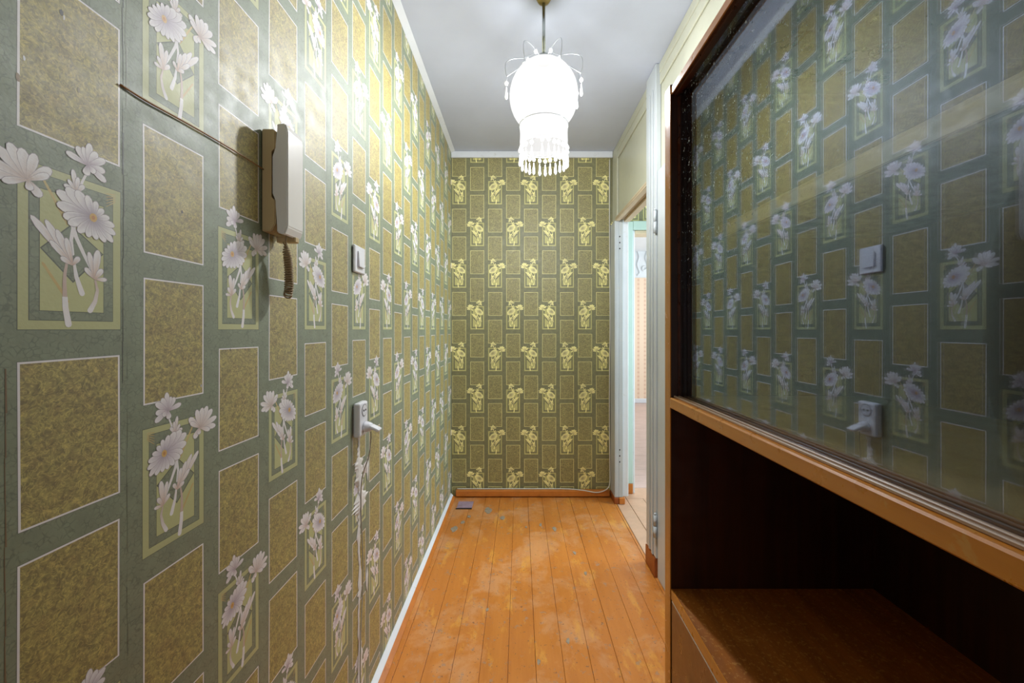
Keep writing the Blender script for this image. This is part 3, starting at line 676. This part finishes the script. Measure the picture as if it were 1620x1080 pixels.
merge(bm, t_, 0, Matrix.Translation((SX + 0.022, 1.2135, CZ - 0.296)) @ Matrix.Rotation(0.45, 4, 'Y'))
obj('pull_tab', bm, M['plastic'], pg, False)
cp = [(SX + 0.020, 1.215, CZ - 0.313), (SX + 0.019, 1.216, CZ - 0.34), (SX + 0.012, 1.220, CZ - 0.39), (XL + 0.012, 1.226, CZ - 0.46), (XL + 0.006, 1.232, CZ - 0.56), (XL + 0.005, 1.246, CZ - 0.68), (XL + 0.005, 1.250, CZ - 0.80), (XL + 0.006, 1.232, CZ - 0.93), (XL + 0.008, 1.222, CZ - 1.06), (XL + 0.010, 1.222, 0.045)]
obj('power_cord', tube(bmesh.new(), smooth_path(cp), 0.0019, 6), M['greycord'], pg, True)
# torn plaster chase under the socket: part of the left wall
def scar(pts, widths, name='torn_plaster'):
    bm = bmesh.new(); rows = []
    for (y, z), wd in zip(pts, widths):
        wd *= 3.2; wa = wd * random.uniform(0.5, 1.25); wb_ = wd * random.uniform(0.5, 1.25); h = 0.0010 + wd * 0.06
        rows.append([bm.verts.new((XL + 0.0009, y - wa, z)), bm.verts.new((XL + h + 0.001, y - wa * .4, z)), bm.verts.new((XL + h + 0.0012, y + wb_ * .4, z)), bm.verts.new((XL + 0.0009, y + wb_, z))])
    for a, b in zip(rows, rows[1:]):
        for i in range(3): bm.faces.new((a[i], a[i + 1], b[i + 1], b[i]))
    return obj(name, bm, M['plaster'], wl)
keys = [(690, .004), (705, .0035), (722, .004), (735, .014), (745, .009), (760, .013), (775, .008), (788, .024), (800, .020), (812, .006), (822, .003), (840, .005), (870, .0035), (900, .003), (925, .008), (950, .003), (985, .0028), (1020, .004), (1045, .008), (1070, .006), (1100, .005), (1160, .003)]
pts, ws = [], []
for (ya, wa), (yb, wb2) in zip(keys, keys[1:]):
    for i in range(4):
        s = i / 4; y = ya + (yb - ya) * s; x = 568 + 1.3 * math.sin(y * 0.05) ; u = 822 - x
        pts.append((313 / u + random.uniform(-.0015, .0015), CZ + (521 - y) / u * .5)); ws.append((wa + (wb2 - wa) * s) * 0.85)
sel = [i for i, p in enumerate(pts) if p[1] > 0.05]
scar([pts[i] for i in sel], [ws[i] for i in sel])
scar([wp(581, y) for y in (722, 735, 748, 760)], [.0005, .004, .003, .0005]); scar([wp(580, y) for y in (896, 910, 922, 935)], [.0005, .004, .003, .0005])
# white cable down the right corner and along the baseboard
cb = [(XR - 0.022, YB - 0.008, H - 0.06), (XR - 0.023, YB - 0.008, 2.0), (XR - 0.020, YB - 0.009, 1.3), (XR - 0.024, YB - 0.009, 0.7), (XR - 0.022, YB - 0.012, 0.25), (XR - 0.026, YB - 0.03, 0.11), (XR - 0.05, YB - 0.042, 0.066), (XR - 0.12, YB - 0.040, 0.040), (XR - 0.22, YB - 0.030, 0.052), (XR - 0.34, YB - 0.018, 0.0575), (0.1, YB - 0.016, 0.0575), (-0.25, YB - 0.016, 0.0575), (XL + 0.045, YB - 0.016, 0.0575)]
tag(obj('cable', tube(bmesh.new(), smooth_path(cb, 8), 0.0036, 8), M['cable'], None, True), 'white cable down the right corner of the end wall and along its orange baseboard', 'cable')
# ---------------------------------------------------------------- cabinet
CX, CG_, CB = 0.2705, 0.2892, 0.633
Y1a, Y1b, Y0a, Y0b = 0.7085, 0.7335, -0.36, -0.338
cabn = thing('display_cabinet', 'dark wooden wall cabinet with sliding glass above an open shelf, in the right foreground', 'cabinet', (0.43, 0.16, 0))
def cp_(name, bm, mat, lab=None, par=cabn):
    o = obj(name, bm, mat, par)
    if lab: o['label'] = lab
    return o
zt = CZ + 0.4205; zr0, zr1 = CZ - 0.1405, CZ - 0.1215; zs0, zs1 = CZ - 0.4815, CZ - 0.4640
for a, b in ((Y1a, Y1b), (Y0a, Y0b)):
    sp = cp_('side_panel', B(CX + 0.001, CB + 0.012, a, b, 0, zt + 0.018), M['wood_dark'])
    cp_('edge_band', B(CX - 0.001, CX + 0.0009, a, b, 0, zt + 0.018, bev=0.0004), M['wood_edge_v'], 'lighter orange edge band', sp)
cp_('back_panel', B(CB, CB + 0.010, Y0b, Y1a - 0.0002, 0.05, zt), M['wood_dark'])
tp = cp_('top_board', B(CX + 0.003, CB, Y0b, Y1a - 0.0002, zt, zt + 0.012), M['wood_frame'])
cp_('edge_band', B(CX + 0.0005, CX + 0.0028, Y0b, Y1a - 0.0002, zt - 0.0003, zt + 0.012), M['wood_edge'], 'lighter front edge', tp)
bm = bmesh.new(); box(bm, CX + 0.007, CX + 0.011, Y0b, Y1a - 0.0002, zt - 0.004, zt - 0.0002); box(bm, CX + 0.0245, CX + 0.0265, Y0b, Y1a - 0.0002, zt - 0.004, zt - 0.0002)
cp_('glass_track', bm, M['wood_frame'])
bm = bmesh.new(); box(bm, CX + 0.012, CX + 0.016, Y1a - 0.003, Y1a - 0.0002, zr1, zt - 0.005)
cp_('stile_bead', bm, M['wood_frame'])
ra = cp_('rail_board', B(CX - 0.002, CB, Y0b, Y1a - 0.0002, zr0, zr1, bev=0.0018), M['wood_edge'], 'worn orange front rail carrying the glass')
for xx in (0.005, 0.0125, 0.0235): cp_('track_ridge', B(CX + xx, CX + xx + 0.0035, Y0b, Y1a - 0.0004, zr1, zr1 + 0.0035, bev=0.0008), M.setdefault('ridge', wood('worn_pale_ridge', (150, 110, 78), (206, 186, 170), 0.35, 'y')), par=ra)
cp_('interior_floor', B(CX + 0.045, CB, Y0b, Y1a - 0.0004, zr1 + 0.0002, zr1 + 0.0025), M.setdefault('ifloor', wood('inner_board', (214, 182, 126), (228, 200, 146), 0.4, 'y')))
ish = cp_('inner_shelf', B(0.3625, CB, Y0b, Y1a - 0.0004, CZ + 0.164, CZ + 0.1835), M['wood_dark'])  # dark body colour holds the shade under the shelf
cp_('edge_band', B(0.358, 0.3623, Y0b, Y1a - 0.0004, CZ + 0.1635, CZ + 0.184), M['lit_edge'], 'front edge coloured pale as if lit, behind the glass', ish)
g1 = B(CG_, CG_ + 0.004, 0.12, Y1a - 0.001, zr1 + 0.0005, zt - 0.0005)
g = cp_('glass_pane', g1, M['glass'])
cp_('glass_pane', B(CG_ + 0.009, CG_ + 0.013, Y0b + 0.001, 0.145, zr1 + 0.0005, zt - 0.0005), M['glass'])
cp_('shelf_pin', B(0.345, 0.351, Y1a - 0.020, Y1a - 0.0005, CZ + 0.156, CZ + 0.196), M['dark'])
sh = cp_('lower_shelf', B(CX + 0.003, CB, Y0b, Y1a - 0.0002, zs0, zs1), M['wood_shelf'], 'speckled worn shelf board')
cp_('edge_band', B(CX + 0.0004, CX + 0.0028, Y0b, Y1a - 0.0002, zs0, zs1), M['wood_edge'], 'lighter front edge', sh)
for a, b in ((0.17, Y1a - 0.004), (Y0b + 0.003, 0.166)):
    dr = cp_('cabinet_door', B(CX + 0.0005, CX + 0.018, a, b, 0.07, zs0 - 0.0035), M['wood_door'])
    cp_('door_edge', B(CX + 0.0005, CX + 0.018, a, b, zs0 - 0.0034, zs0 - 0.0018), M['plastic'], 'thin pale upper edge', dr)
cp_('plinth', B(CX + 0.03, CB, Y0b, Y1a - 0.0002, 0.0, 0.069), M['wood_dark'])
